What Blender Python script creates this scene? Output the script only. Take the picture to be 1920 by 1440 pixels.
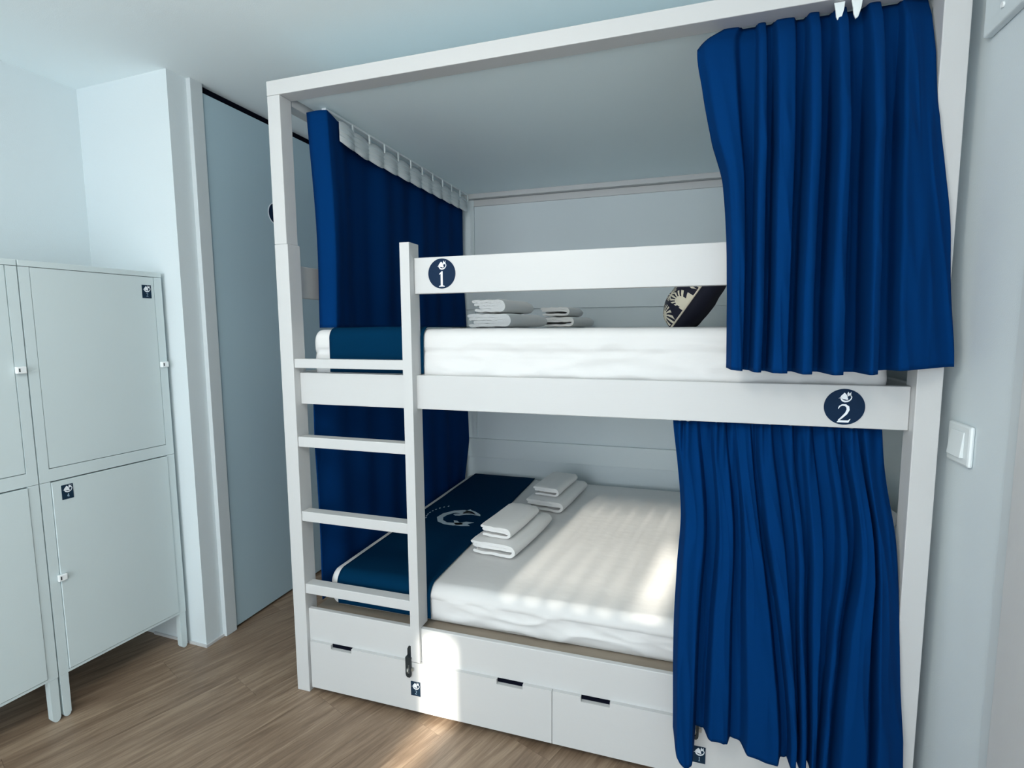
import bpy, bmesh, math, random
from mathutils import Vector, Matrix, noise
random.seed(7)
R = math.radians
scene = bpy.context.scene
for o in list(bpy.data.objects):
    bpy.data.objects.remove(o, do_unlink=True)
COL = scene.collection

# ------------------------------------------------------------------ camera
cam_data = bpy.data.cameras.new('camera')
cam = bpy.data.objects.new('camera', cam_data)
COL.objects.link(cam)
yaw, pitch, roll = R(17.8662), R(-6.0412), R(-0.4044)
fwd = Vector((-math.sin(yaw) * math.cos(pitch), math.cos(yaw) * math.cos(pitch), math.sin(pitch)))
rgt = Vector((math.cos(yaw), math.sin(yaw), 0))
upv = rgt.cross(fwd)
rgt, upv = rgt * math.cos(roll) + upv * math.sin(roll), upv * math.cos(roll) - rgt * math.sin(roll)
m = Matrix((rgt, upv, -fwd)).transposed().to_4x4()
m.translation = (0, 0, 1.4297)
cam.matrix_world = m
cam_data.sensor_fit = 'HORIZONTAL'
cam_data.sensor_width = 36
cam_data.lens = 36 * 1000.44 / 1920
cam_data.clip_start = 0.02
scene.camera = cam

# ------------------------------------------------------------------ world, sun, window daylight, exposure
world = bpy.data.worlds.new('world')
scene.world = world
world.use_nodes = True
bgn = world.node_tree.nodes['Background']
bgn.inputs['Color'].default_value = (0.55, 0.75, 1.0, 1)
bgn.inputs['Strength'].default_value = 1.2

sd = bpy.data.lights.new('sun', 'SUN')
sd.energy = 18.0
sd.angle = R(1.1)
sd.color = (1.0, 0.93, 0.8)
sun = bpy.data.objects.new('sun', sd)
COL.objects.link(sun)
SUNDIR = Vector((0.135, 1.0, -0.30)).normalized()
sun.rotation_euler = SUNDIR.to_track_quat('-Z', 'Y').to_euler()
sun.location = (0, -4, 4)

ad = bpy.data.lights.new('window_daylight', 'AREA')
ad.shape = 'RECTANGLE'
ad.size, ad.size_y = 2.3, 2.25
ad.energy = 84.0
ad.color = (0.87, 0.94, 1.0)
awin = bpy.data.objects.new('window_daylight', ad)
COL.objects.link(awin)
awin.location = (-0.95, -2.5, 1.25)
awin.rotation_euler = (R(90), 0, 0)

scene.view_settings.view_transform = 'Standard'
scene.view_settings.look = 'None'
scene.view_settings.gamma = 1
scene.view_settings.use_curve_mapping = False
scene.view_settings.exposure = 0.0
scene.cycles.max_bounces = 14
scene.cycles.diffuse_bounces = 9

# ------------------------------------------------------------------ materials
def mat(name, color, rough=0.5, metal=0.0, bump=0.0, bscale=40.0, stretch=(1, 1, 1), var=0.0, vscale=3.0,
        sheen=0.0, spec=None, rand=0.0):
    M = bpy.data.materials.new(name)
    M.use_nodes = True
    nt = M.node_tree
    N, Lk = nt.nodes, nt.links
    b = N['Principled BSDF']
    b.inputs['Base Color'].default_value = (*color, 1)
    b.inputs['Roughness'].default_value = rough
    b.inputs['Metallic'].default_value = metal
    if spec is not None:
        b.inputs['Specular IOR Level'].default_value = spec
    if sheen:
        b.inputs['Sheen Weight'].default_value = sheen
        b.inputs['Sheen Roughness'].default_value = 0.4
        b.inputs['Sheen Tint'].default_value = (*[min(1, c * 3 + .1) for c in color], 1)
    tc = N.new('ShaderNodeTexCoord')
    mp = N.new('ShaderNodeMapping')
    mp.inputs['Scale'].default_value = stretch
    Lk.new(tc.outputs['Object'], mp.inputs['Vector'])
    if bump:
        n = N.new('ShaderNodeTexNoise')
        n.inputs['Scale'].default_value = bscale
        n.inputs['Detail'].default_value = 4
        Lk.new(mp.outputs['Vector'], n.inputs['Vector'])
        bp = N.new('ShaderNodeBump')
        bp.inputs['Strength'].default_value = bump
        bp.inputs['Distance'].default_value = 0.004
        Lk.new(n.outputs['Fac'], bp.inputs['Height'])
        Lk.new(bp.outputs['Normal'], b.inputs['Normal'])
    if var:
        n2 = N.new('ShaderNodeTexNoise')
        n2.inputs['Scale'].default_value = vscale
        n2.inputs['Detail'].default_value = 5
        Lk.new(mp.outputs['Vector'], n2.inputs['Vector'])
        mx = N.new('ShaderNodeMixRGB')
        mx.inputs[1].default_value = (*[c * (1 - var) for c in color], 1)
        mx.inputs[2].default_value = (*[min(1, c * (1 + var)) for c in color], 1)
        Lk.new(n2.outputs['Fac'], mx.inputs[0])
        Lk.new(mx.outputs[0], b.inputs['Base Color'])
    return M

WALL = mat('wall_paint', (0.645, 0.71, 0.735), 0.85, bump=0.12, bscale=260, var=0.012, vscale=2)
CEIL = mat('ceiling_paint', (0.86, 0.93, 0.95), 0.9, bump=0.1, bscale=260)
CANOPY = mat('canopy_board', (0.80, 0.91, 0.94), 0.7, bump=0.04, bscale=200)
WHITE = mat('white_lacquer', (0.55, 0.555, 0.556), 0.45, bump=0.05, bscale=30, stretch=(1, 12, 12), var=0.01)
WHITEV = mat('white_lacquer_upright', (0.55, 0.555, 0.556), 0.45, bump=0.05, bscale=30, stretch=(12, 12, 1), var=0.01)
PANELW = mat('white_panel', (0.635, 0.70, 0.72), 0.6, bump=0.03, bscale=150)
LOCK = mat('powder_coated_steel', (0.575, 0.66, 0.675), 0.5, bump=0.05, bscale=500)
LOCKH = mat('latch_plastic', (0.82, 0.85, 0.86), 0.35)
LOCKIN = mat('locker_shadow_gap', (0.03, 0.035, 0.04), 0.8)
DOORM = mat('grey_door_laminate', (0.43, 0.57, 0.64), 0.42, bump=0.02, bscale=120, var=0.02, vscale=1.5)
TRIMM = mat('trim_paint', (0.58, 0.63, 0.65), 0.55)
BLACK = mat('gap_shade_black', (0.003, 0.004, 0.010), 0.9, spec=0.05)  # solid black standing in for shade inside gaps and notches
CURT = mat('blue_curtain_cloth', (0.0003, 0.028, 0.122), 0.9, bump=0.06, bscale=700, var=0.06, vscale=6, spec=0.04)
TAPE = mat('curtain_header_tape', (0.62, 0.66, 0.68), 0.8, bump=0.2, bscale=300)
RUN = mat('navy_runner_cloth', (0.0006, 0.024, 0.064), 0.95, bump=0.15, bscale=900, spec=0.03)
SHEET = mat('white_bed_linen', (0.68, 0.678, 0.675), 0.85, bump=0.3, bscale=14, stretch=(1, 1.6, 1), sheen=0.05)
TOWEL = mat('white_terry', (0.86, 0.855, 0.845), 0.95, bump=0.8, bscale=420, sheen=0.2)
PLY = mat('plywood_base', (0.30, 0.255, 0.205), 0.7, var=0.15, vscale=6, stretch=(1, 8, 8))
STEEL = mat('dark_steel', (0.06, 0.075, 0.085), 0.35, metal=0.8)
STEELL = mat('zinc_steel', (0.45, 0.45, 0.42), 0.35, metal=0.9)
SIGN = mat('navy_sign_print', (0.002, 0.017, 0.050), 0.6, spec=0.15)
SIGNW = mat('white_sign_print', (0.80, 0.84, 0.88), 0.5)
STICK = mat('slate_sticker_print', (0.006, 0.024, 0.05), 0.6, spec=0.2)
STICKD = mat('pale_digit_print', (0.30, 0.42, 0.52), 0.5)
EMBR = mat('silver_runner_print', (0.42, 0.52, 0.58), 0.6)
NAVY = mat('navy_velvet', (0.0016, 0.003, 0.016), 0.8, sheen=0.1)
CREAM = mat('cream_piping', (0.74, 0.66, 0.52), 0.7)
PLAST = mat('switch_plastic', (0.74, 0.79, 0.80), 0.35)
GLAZ = mat('sun_shaping_cloth', (0.75, 0.77, 0.78), 0.9)
FRAME = mat('window_frame_paint', (0.8, 0.8, 0.8), 0.5)

def wood_floor():
    M = bpy.data.materials.new('oak_vinyl_plank')
    M.use_nodes = True
    nt = M.node_tree; N, L = nt.nodes, nt.links
    b = N['Principled BSDF']
    tc = N.new('ShaderNodeTexCoord')
    oi = N.new('ShaderNodeObjectInfo')
    add = N.new('ShaderNodeVectorMath'); add.operation = 'MULTIPLY_ADD'
    comb = N.new('ShaderNodeCombineXYZ')
    L.new(oi.outputs['Random'], comb.inputs[0]); L.new(oi.outputs['Random'], comb.inputs[1]); L.new(oi.outputs['Random'], comb.inputs[2])
    add.inputs[1].default_value = (17, 31, 5)
    L.new(comb.outputs[0], add.inputs[0]); L.new(tc.outputs['Object'], add.inputs[2])
    mp = N.new('ShaderNodeMapping'); mp.vector_type = 'TEXTURE'
    mp.inputs['Rotation'].default_value = (0, 0, R(68.5))
    mp.inputs['Scale'].default_value = (1.0, 0.075, 1)
    L.new(add.outputs[0], mp.inputs['Vector'])
    n1 = N.new('ShaderNodeTexNoise'); n1.inputs['Scale'].default_value = 2.6; n1.inputs['Detail'].default_value = 8; n1.inputs['Roughness'].default_value = 0.62; n1.inputs['Distortion'].default_value = 0.8
    n2 = N.new('ShaderNodeTexNoise'); n2.inputs['Scale'].default_value = 15; n2.inputs['Detail'].default_value = 6; n2.inputs['Roughness'].default_value = 0.7
    L.new(mp.outputs[0], n1.inputs['Vector']); L.new(mp.outputs[0], n2.inputs['Vector'])
    mx = N.new('ShaderNodeMath'); mx.operation = 'MULTIPLY_ADD'; mx.inputs[1].default_value = 0.35
    L.new(n2.outputs['Fac'], mx.inputs[0]); L.new(n1.outputs['Fac'], mx.inputs[2])
    r2 = N.new('ShaderNodeMath'); r2.operation = 'MULTIPLY_ADD'; r2.inputs[1].default_value = 0.05
    L.new(oi.outputs['Random'], r2.inputs[0]); L.new(mx.outputs[0], r2.inputs[2])
    cr = N.new('ShaderNodeValToRGB')
    e = cr.color_ramp.elements
    e[0].position = 0.50; e[0].color = (0.150, 0.098, 0.064, 1)
    e[1].position = 0.95; e[1].color = (0.385, 0.285, 0.20, 1)
    x = e.new(0.70); x.color = (0.24, 0.168, 0.114, 1)
    L.new(r2.outputs[0], cr.inputs[0]); L.new(cr.outputs[0], b.inputs['Base Color'])
    b.inputs['Roughness'].default_value = 0.45
    bp = N.new('ShaderNodeBump'); bp.inputs['Strength'].default_value = 0.12; bp.inputs['Distance'].default_value = 0.002
    L.new(n2.outputs['Fac'], bp.inputs['Height']); L.new(bp.outputs[0], b.inputs['Normal'])
    return M
FLOORM = wood_floor()
SUBF = mat('floor_joint', (0.10, 0.07, 0.05), 0.9)

def fan_cloth():
    M = bpy.data.materials.new('fan_print_cloth')
    M.use_nodes = True
    nt = M.node_tree; N, L = nt.nodes, nt.links
    b = N['Principled BSDF']; b.inputs['Roughness'].default_value = 0.8
    def mth(op, a=None, bb=None, c=None):
        n = N.new('ShaderNodeMath'); n.operation = op
        for i, v in enumerate((a, bb, c)):
            if v is None: continue
            if isinstance(v, (int, float)): n.inputs[i].default_value = v
            else: L.new(v, n.inputs[i])
        return n.outputs[0]
    uv = N.new('ShaderNodeUVMap')
    sp = N.new('ShaderNodeSeparateXYZ'); L.new(uv.outputs[0], sp.inputs[0])
    v = mth('MULTIPLY', sp.outputs[1], 4.0)
    row = mth('FLOOR', v)
    half = mth('MULTIPLY', mth('MODULO', row, 2.0), 0.5)
    u = mth('ADD', mth('MULTIPLY', sp.outputs[0], 4.6), half)
    px = mth('SUBTRACT', mth('FRACT', u), 0.5)
    py = mth('SUBTRACT', mth('FRACT', v), 0.30)
    r = mth('SQRT', mth('ADD', mth('MULTIPLY', px, px), mth('MULTIPLY', py, py)))
    th = mth('ARCTAN2', px, py)
    rays = mth('GREATER_THAN', mth('COSINE', mth('MULTIPLY', th, 16.0)), 0.0)
    inr = mth('LESS_THAN', r, 0.52)
    core = mth('LESS_THAN', r, 0.24)
    f = mth('MAXIMUM', core, mth('MULTIPLY', rays, inr))
    mx = N.new('ShaderNodeMixRGB')
    mx.inputs[1].default_value = (0.003, 0.004, 0.02, 1); mx.inputs[2].default_value = (0.76, 0.70, 0.56, 1)
    L.new(f, mx.inputs[0]); L.new(mx.outputs[0], b.inputs['Base Color'])
    return M
FAN = fan_cloth()

# ------------------------------------------------------------------ builders
class MB:
    def __init__(s):
        s.v = []; s.f = []; s.m = []
    def add(s, vs, fs, mi=0):
        k = len(s.v); s.v += [tuple(p) for p in vs]
        s.f += [tuple(i + k for i in f) for f in fs]; s.m += [mi] * len(fs)
        return s
    def box(s, x0, x1, y0, y1, z0, z1, mi=0):
        vs = [(x, y, z) for z in (z0, z1) for y in (y0, y1) for x in (x0, x1)]
        return s.add(vs, [(0, 2, 3, 1), (4, 5, 7, 6), (0, 1, 5, 4), (2, 6, 7, 3), (0, 4, 6, 2), (1, 3, 7, 5)], mi)
    def prism(s, poly, a, b, fn, mi=0):
        """poly: 2-D outline; fn(u, v, d) -> 3-D point; extruded from d=a to d=b"""
        n = len(poly)
        from mathutils.geometry import tessellate_polygon
        tris = tessellate_polygon([[Vector((p[0], p[1], 0)) for p in poly]])
        vs = [fn(p[0], p[1], a) for p in poly] + [fn(p[0], p[1], b) for p in poly]
        fs = [tuple(t) for t in tris] + [tuple(i + n for i in reversed(t)) for t in tris]
        fs += [(i, (i + 1) % n, (i + 1) % n + n, i + n) for i in range(n)]
        return s.add(vs, fs, mi)
    def grid(s, pts, nu, nv, mi=0, closev=False, closeu=False):
        """pts[i*nv+j]"""
        fs = []
        for i in range(nu if closeu else nu - 1):
            for j in range(nv if closev else nv - 1):
                a = i * nv + j; b = i * nv + (j + 1) % nv
                i2 = (i + 1) % nu
                c = i2 * nv + (j + 1) % nv; d = i2 * nv + j
                fs.append((a, d, c, b))
        return s.add(pts, fs, mi)
    def tube(s, path, r, n=8, mi=0, closed=False):
        pts = []
        L = len(path)
        for i, p in enumerate(path):
            p = Vector(p)
            a = Vector(path[(i - 1) % L] if (closed or i > 0) else path[i])
            b = Vector(path[(i + 1) % L] if (closed or i < L - 1) else path[i])
            t = (b - a).normalized()
            ref = Vector((0, 0, 1)) if abs(t.z) < 0.9 else Vector((1, 0, 0))
            e1 = t.cross(ref).normalized(); e2 = t.cross(e1)
            for k in range(n):
                q = 2 * math.pi * k / n
                pts.append(p + e1 * r * math.cos(q) + e2 * r * math.sin(q))
        k0 = len(s.v)
        s.grid(pts, L, n, mi, closev=True, closeu=closed)
        if not closed:
            s.f.append(tuple(k0 + k for k in range(n))); s.m.append(mi)
            s.f.append(tuple(k0 + (L - 1) * n + k for k in reversed(range(n)))); s.m.append(mi)
        return s

ORG = {}
def empty(name, loc, rotz=0.0, local=False):
    o = bpy.data.objects.new(name, None)
    COL.objects.link(o)
    o.location = loc; o.rotation_euler = (0, 0, rotz)
    o.empty_display_size = 0.1
    ORG[o.name] = Vector((0, 0, 0)) if local else Vector(loc)
    return o

def mk(name, b, mats, parent=None, smooth=False, bevel=0.0, kind=None, solid=0.0, fix=True):
    if not isinstance(mats, (list, tuple)): mats = [mats]
    xs = list(zip(*b.v))
    c = Vector(((min(xs[0]) + max(xs[0])) / 2, (min(xs[1]) + max(xs[1])) / 2,
                (min(xs[2]) + max(xs[2])) / 2 if parent else min(xs[2])))
    me = bpy.data.meshes.new(name)
    me.from_pydata([tuple(Vector(v) - c) for v in b.v], [], b.f)
    for M in mats: me.materials.append(M)
    if len(mats) > 1:
        me.polygons.foreach_set('material_index', b.m)
    if fix:
        bm = bmesh.new(); bm.from_mesh(me)
        bmesh.ops.recalc_face_normals(bm, faces=bm.faces)
        bm.to_mesh(me); bm.free()
    if smooth:
        me.polygons.foreach_set('use_smooth', [True] * len(me.polygons))
    me.update()
    o = bpy.data.objects.new(name, me)
    COL.objects.link(o)
    if parent:
        o.parent = parent
        o.location = c - ORG[parent.name]
    else:
        o.location = c
    ORG[o.name] = c
    if solid:
        md = o.modifiers.new('thickness', 'SOLIDIFY'); md.thickness = solid; md.offset = 0
    if bevel:
        md = o.modifiers.new('edge', 'BEVEL'); md.width = bevel; md.segments = 2; md.limit_method = 'ANGLE'; md.angle_limit = R(40)
        md.harden_normals = False
    if kind: o['kind'] = kind
    return o

def tag(o, label, cat, group=None):
    o['label'] = label; o['category'] = cat
    if group: o['group'] = group
    return o
def box(name, x0, x1, y0, y1, z0, z1, M, parent=None, bevel=0.0, kind=None):
    return mk(name, MB().box(x0, x1, y0, y1, z0, z1), M, parent, bevel=bevel, kind=kind)
def interp(x, pts):
    """piecewise linear, pts sorted by first value"""
    if x <= pts[0][0]: return pts[0][1]
    for (a, va), (b_, vb) in zip(pts, pts[1:]):
        if x <= b_:
            return va + (vb - va) * (x - a) / (b_ - a) if b_ > a else vb
    return pts[-1][1]
def sinterp(x, pts):
    """smooth (catmull) interpolation through pts"""
    n = len(pts)
    if x <= pts[0][0]: return pts[0][1]
    if x >= pts[-1][0]: return pts[-1][1]
    for i in range(n - 1):
        if x <= pts[i + 1][0]:
            x0, p1 = pts[i]; x1, p2 = pts[i + 1]
            p0 = pts[i - 1][1] if i > 0 else p1
            p3 = pts[i + 2][1] if i + 2 < n else p2
            t = (x - x0) / (x1 - x0)
            return 0.5 * ((2 * p1) + (-p0 + p2) * t + (2 * p0 - 5 * p1 + 4 * p2 - p3) * t * t + (-p0 + 3 * p1 - 3 * p2 + p3) * t ** 3)

# ------------------------------------------------------------------ room shell
XL, XR, YB, YF, ZC = -2.57, 0.672, 3.26, -2.6, 2.4826
XDOOR = -2.012
floor = box('floor', XL - .1, XR + .1, YF - .1, YB + .1, -0.06, -0.004, SUBF, kind='structure')
def clip(poly, ax, val, keep_greater):
    out = []
    for i in range(len(poly)):
        a, b_ = poly[i], poly[(i + 1) % len(poly)]
        ia = (a[ax] >= val) == keep_greater; ib = (b_[ax] >= val) == keep_greater
        if ia: out.append(a)
        if ia != ib:
            t = (val - a[ax]) / (b_[ax] - a[ax])
            out.append((a[0] + (b_[0] - a[0]) * t, a[1] + (b_[1] - a[1]) * t))
    return out
def planks():
    ang = R(68.5); d = Vector((math.cos(ang), math.sin(ang))); n = Vector((-d.y, d.x))
    w, L, g = 0.18, 1.22, 0.0006
    for i in range(-20, 24):
        off = (i * 0.437) % 1.0
        for j in range(-6, 6):
            a0 = (j + off) * L; a1 = a0 + L - g; b0 = i * w; b1 = b0 + w - g
            P = [tuple(d * a + n * b_ + Vector((-1.2, 1.0))) for a, b_ in ((a0, b0), (a1, b0), (a1, b1), (a0, b1))]
            P = clip(P, 0, XL, True)
            if P: P = clip(P, 0, XR, False)
            if P: P = clip(P, 1, YF, True)
            if P: P = clip(P, 1, YB, False)
            if len(P) < 3: continue
            ar = abs(sum(P[k][0] * P[(k + 1) % len(P)][1] - P[(k + 1) % len(P)][0] * P[k][1] for k in range(len(P)))) / 2
            if ar < 0.002: continue
            mk('plank', MB().prism(P, -0.004, 0.0, lambda u, v, z: (u, v, z)), FLOORM, floor)
planks()
box('ceiling', XL - .1, XR + .1, YF - .1, YB + .1, ZC, ZC + .1, CEIL, kind='structure')
box('wall_left', XL - .1, XL, YF - .1, YB, 0, ZC, WALL, kind='structure')
box('wall_back', XL - .1, XR + .1, YB, YB + .1, 0, ZC, WALL, kind='structure')
box('wall_right', XR, XR + .1, YF - .1, YB, 0, ZC, WALL, kind='structure')
# stub wall beside the lockers (its end face looks at the camera)
b = MB().prism([(XL, 1.7645), (-2.0245, 1.744), (-2.0245, 1.835), (-2.06, 1.835), (-2.06, YB), (XL, YB)], 0, ZC, lambda u, v, z: (u, v, z))
mk('wall_partition', b, WALL, kind='structure')
b = MB().prism([(-2.35, 1.7485), (-2.0165, 1.7365), (-2.0165, 1.835), (-2.0245, 1.835), (-2.0245, 1.744), (-2.35, 1.7562)], 0, 0.011, lambda u, v, z: (u, v, z))
mk('baseboard_left', b, WHITE, kind='structure')
box('trim_1', -2.06, -2.003, 1.8352, 1.897, 0, ZC, TRIMM, bevel=0.002, kind='structure')
# full-height sliding door with solid black fills for the shade above and below
door = box('door_1', -2.050, XDOOR, 1.899, YB - .02, 0.012, 2.449, DOORM, bevel=0.0015, kind='structure')
box('reveal_shade', -2.058, -2.030, 1.899, YB - .01, 2.4495, ZC, BLACK, door)
box('threshold_shade', -2.058, -2.030, 1.899, YB - .01, 0.0, 0.0115, BLACK, door)
# round sign on the door
b = MB()
n = 40
b.prism([(0.056 * math.cos(2 * math.pi * k / n), 0.056 * math.sin(2 * math.pi * k / n)) for k in range(n)], 0, 0.002, lambda u, v, d: (XDOOR + d, 2.312 + u, 2.018 + v), 0)
b.prism([(0.0525 * math.cos(2 * math.pi * k / n), 0.0525 * math.sin(2 * math.pi * k / n)) for k in range(n)], 0.002, 0.0028, lambda u, v, d: (XDOOR + d, 2.312 + u, 2.018 + v), 1)
ds = mk('round_sign', b, [SIGNW, SIGN], door)
# door casing on the right-hand wall, nearer the camera
box('trim_2', XR - .006, XR, 1.345, 1.395, 0, ZC - .35, TRIMM, kind='structure')
box('trim_3', XR - .016, XR, 1.06, 1.345, 0, 2.05, WHITEV, bevel=0.002, kind='structure')
# wall behind the camera: window; unseen blinds added, gaps cut to place the sun patches
WX0, WX1, WZ0, WZ1 = -2.15, 0.25, 0.04, 2.43
b = MB()
b.box(XL - .1, WX0, YF - .1, YF, 0, ZC); b.box(WX1, XR + .1, YF - .1, YF, 0, ZC)
b.box(WX0, WX1, YF - .1, YF, 0, WZ0); b.box(WX0, WX1, YF - .1, YF, WZ1, ZC)
mk('wall_front', b, WALL, kind='structure')
wf = MB()
for x0, x1, z0, z1 in ((WX0, WX1, WZ0, WZ0 + .05), (WX0, WX1, WZ1 - .05, WZ1), (WX0, WX0 + .05, WZ0 + .05, WZ1 - .05), (WX1 - .05, WX1, WZ0 + .05, WZ1 - .05)):
    wf.box(x0, x1, YF - .08, YF - .03, z0, z1)
win = mk('window_1', wf, FRAME, kind='structure')
S1 = (-1.445, -1.345)
PITCH = .085
ZA, ZB = WZ0 + .05, WZ1 - .05
slats = [(WX0 + .05, S1[0], ZA, ZB), (S1[0], S1[1], 1.60, ZB), (S1[0], S1[1], ZA, 1.0), (S1[1], -1.24, ZA, ZB)]
x = -1.24
while x < -0.68:                       # added slats, high gaps cut for soft sun on the mattress
    g = .025
    if -0.77 < x < -0.68: g = .070
    slats += [(x, x + PITCH - g, ZA, ZB), (x + PITCH - g, x + PITCH, ZA, 1.80), (x + PITCH - g, x + PITCH, 2.12 if g < .05 else 1.97, ZB)]
    x += PITCH
slats += [(x, WX1 - .05, ZA, ZB)]
for x0, x1, z0, z1 in slats:
    box('sun_shaping_blind', x0, x1, YF - .06, YF - .05, z0, z1, GLAZ, win)

# ------------------------------------------------------------------ ribbons, digits and the emblem
def ribbon(pts, widths, closed=False):
    """outline polygon of a variable-width stroke"""
    L = []; Rr = []
    for i, p in enumerate(pts):
        a = Vector(pts[max(i - 1, 0)]); c = Vector(pts[min(i + 1, len(pts) - 1)])
        t = (c - a).normalized(); nn = Vector((-t.y, t.x)); p = Vector(p)
        L.append(tuple(p + nn * widths[i] / 2)); Rr.append(tuple(p - nn * widths[i] / 2))
    return L + Rr[::-1]
DIGITS = {
 '1': [[(-.17, .33), (.0, .5), (.07, .5), (.07, -.42), (.2, -.47), (.2, -.5), (-.2, -.5), (-.2, -.47), (-.07, -.42), (-.07, .33), (-.17, .29)]],
 '2': [ribbon([(-.27, .25), (-.22, .38), (-.1, .455), (.05, .45), (.16, .35), (.18, .2), (.1, .0), (-.08, -.22), (-.25, -.4)], [.04, .06, .08, .11, .14, .14, .12, .09, .06]),
       [(-.31, -.5), (.22, -.5), (.31, -.3), (.275, -.3), (.2, -.38), (-.17, -.385), (-.2, -.36), (-.31, -.47)]],
 '4': [[(.02, .5), (.12, .5), (.12, -.16), (.26, -.16), (.26, -.26), (.12, -.26), (.12, -.5), (.0, -.5), (.0, -.26), (-.3, -.26), (-.3, -.18), (.02, .5)][:-1]],
}
def EM(l): return [((x - 715) / 300.0, (470 - y) / 300.0) for x, y in l]
EMBLEM = [
    EM([(680, 348), (712, 375), (738, 410), (752, 450), (776, 528), (748, 542), (706, 528), (650, 520), (604, 490), (598, 450), (618, 420), (648, 392)]),
    ribbon(EM([(598, 462), (612, 520), (645, 562), (700, 586), (755, 582), (808, 556), (846, 508), (856, 460), (838, 425), (800, 415)]),
           [v / 300 for v in (14, 34, 46, 44, 38, 30, 24, 22, 26, 34)]),
    EM([(760, 452), (752, 410), (748, 375), (772, 318), (798, 372), (812, 368), (842, 322), (834, 385), (852, 432), (820, 420), (790, 428)]),
    EM([(606, 470), (575, 488), (545, 505), (580, 503), (612, 492)]),
]
def sticker(name, u0, v0, w, h, digit, fn, d0, parent, th=0.0012):
    """rectangular sticker, fn(u, v, d)"""
    b = MB()
    b.prism([(u0 - w / 2, v0 - h / 2), (u0 + w / 2, v0 - h / 2), (u0 + w / 2, v0 + h / 2), (u0 - w / 2, v0 + h / 2)], d0, d0 + th, fn, 0)
    for P in EMBLEM:
        b.prism([(u0 + p[0] * w * .78 + w * .03, v0 + h * .2 + p[1] * w * .78) for p in P], d0 + th, d0 + th + .0003, fn, 1)
    for P in DIGITS[digit]:
        b.prism([(u0 + p[0] * h * .26 + w * .04, v0 - h * .25 + p[1] * h * .26) for p in P], d0 + th, d0 + th + .0003, fn, 2)
    o = mk(name, b, [STICK, SIGNW, STICKD], parent)
    o['label'] = 'small slate sticker with white curled wolf emblem and digit ' + digit
    return o
def round_sign(u0, v0, r, digit, fn, d0, parent):
    b = MB(); n = 56
    b.prism([(u0 + r * math.cos(2 * math.pi * k / n), v0 + r * math.sin(2 * math.pi * k / n)) for k in range(n)], d0, d0 + .0015, fn, 0)
    for P in EMBLEM:
        b.prism([(u0 + r * .04 + p[0] * r * .62, v0 + r * .54 + p[1] * r * .62) for p in P], d0 + .0015, d0 + .002, fn, 1)
    for P in DIGITS[digit]:
        b.prism([(u0 + p[0] * r * 1.06, v0 - r * .36 + p[1] * r * 1.02) for p in P], d0 + .0015, d0 + .002, fn, 1)
    o = mk('number_sign', b, [SIGN, SIGNW], parent)
    o['label'] = 'round navy sign with white curled wolf emblem and numeral ' + digit
    return o

# ------------------------------------------------------------------ bunk bed
X0, X1, Y0, ZT = -1.4334, 0.6343, 1.6308, 2.3025
PW, PD = 0.0575, 0.067
XI0, XI1 = X0 + PW, X1 - PW
Y1 = 3.257
bed = empty('bunk_bed', ((X0 + X1) / 2, (Y0 + Y1) / 2, 0))
tag(bed, 'white wooden double bunk bed with ladder, canopy frame and drawers', 'bunk bed')
BV = 0.0022
for x0 in (X0, XI1):
    mk('post', MB().box(x0, x0 + PW, Y0, Y0 + PD, 0, 1.737 if x0 == X0 else 2.252), WHITEV, bed, bevel=BV)
    if x0 == X0:
        mk('post_extension', MB().box(x0, x0 + PW - .004, Y0 + .0006, Y0 + PD - .006, 1.7372, 2.252), WHITEV, bed, bevel=BV)
    mk('post', MB().box(x0, x0 + PW, Y1 - PD, Y1, 0, 2.235), WHITEV, bed, bevel=BV)
box('canopy_beam', X0, X1, Y0, Y0 + PD, 2.2522, ZT, WHITE, bed, BV)
box('canopy_beam', X0, X1, Y1 - .045, Y1, 2.236, ZT, WHITE, bed, BV)
for xa, xb in ((X0, X0 + .05), (X1 - .05, X1)):
    box('canopy_side_beam', xa, xb, Y0 + PD + .0005, Y1 - .046, 2.236, ZT, WHITEV, bed, BV)
box('canopy_board', X0 + .056, X1 - .052, Y0 + PD + .001, Y1 - .047, 2.264, 2.279, CANOPY, bed)
YR0, YR1 = 1.662, 1.690
def fxz(yf): return lambda u, v, d: (u, yf - d, v)
rail = box('side_rail', XI0 + .0005, XI1 - .0005, YR0, YR1, 1.148, 1.2665, WHITE, bed, BV)
guard = box('guard_rail', -0.884, XI1 - .0005, YR0, YR1, 1.5465, 1.6675, WHITE, bed, BV)
round_sign(-0.7805, 1.6115, 0.0497, '1', fxz(YR0), 0.0002, guard)
round_sign(0.4235, 1.2065, 0.0497, '2', fxz(YR0), 0.0002, rail)
for z0, z1 in ((1.5465, 1.6675), (1.148, 1.2665), (0.575, 0.70)):
    box('back_rail', XI0 + .0005, XI1 - .0005, Y1 - .014, Y1 - .001, z0, z1, PANELW, bed, .001)
for z0, z1 in ((1.5465, 1.6675), (1.148, 1.2665)):
    for xa in (X0 + .012, X1 - .034):
        box('end_rail', xa, xa + .022, Y0 + PD + .0005, Y1 - PD - .0005, z0, z1, WHITEV, bed, BV)
# slatted decks as boards
box('upper_deck', XI0 + .001, XI1 - .001, YR1 + .001, Y1 - .016, 1.20, 1.222, CANOPY, bed)
box('lower_deck', XI0 + .001, XI1 - .001, 1.681, Y1 - .016, 0.300, 0.322, PLY, bed)
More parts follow.
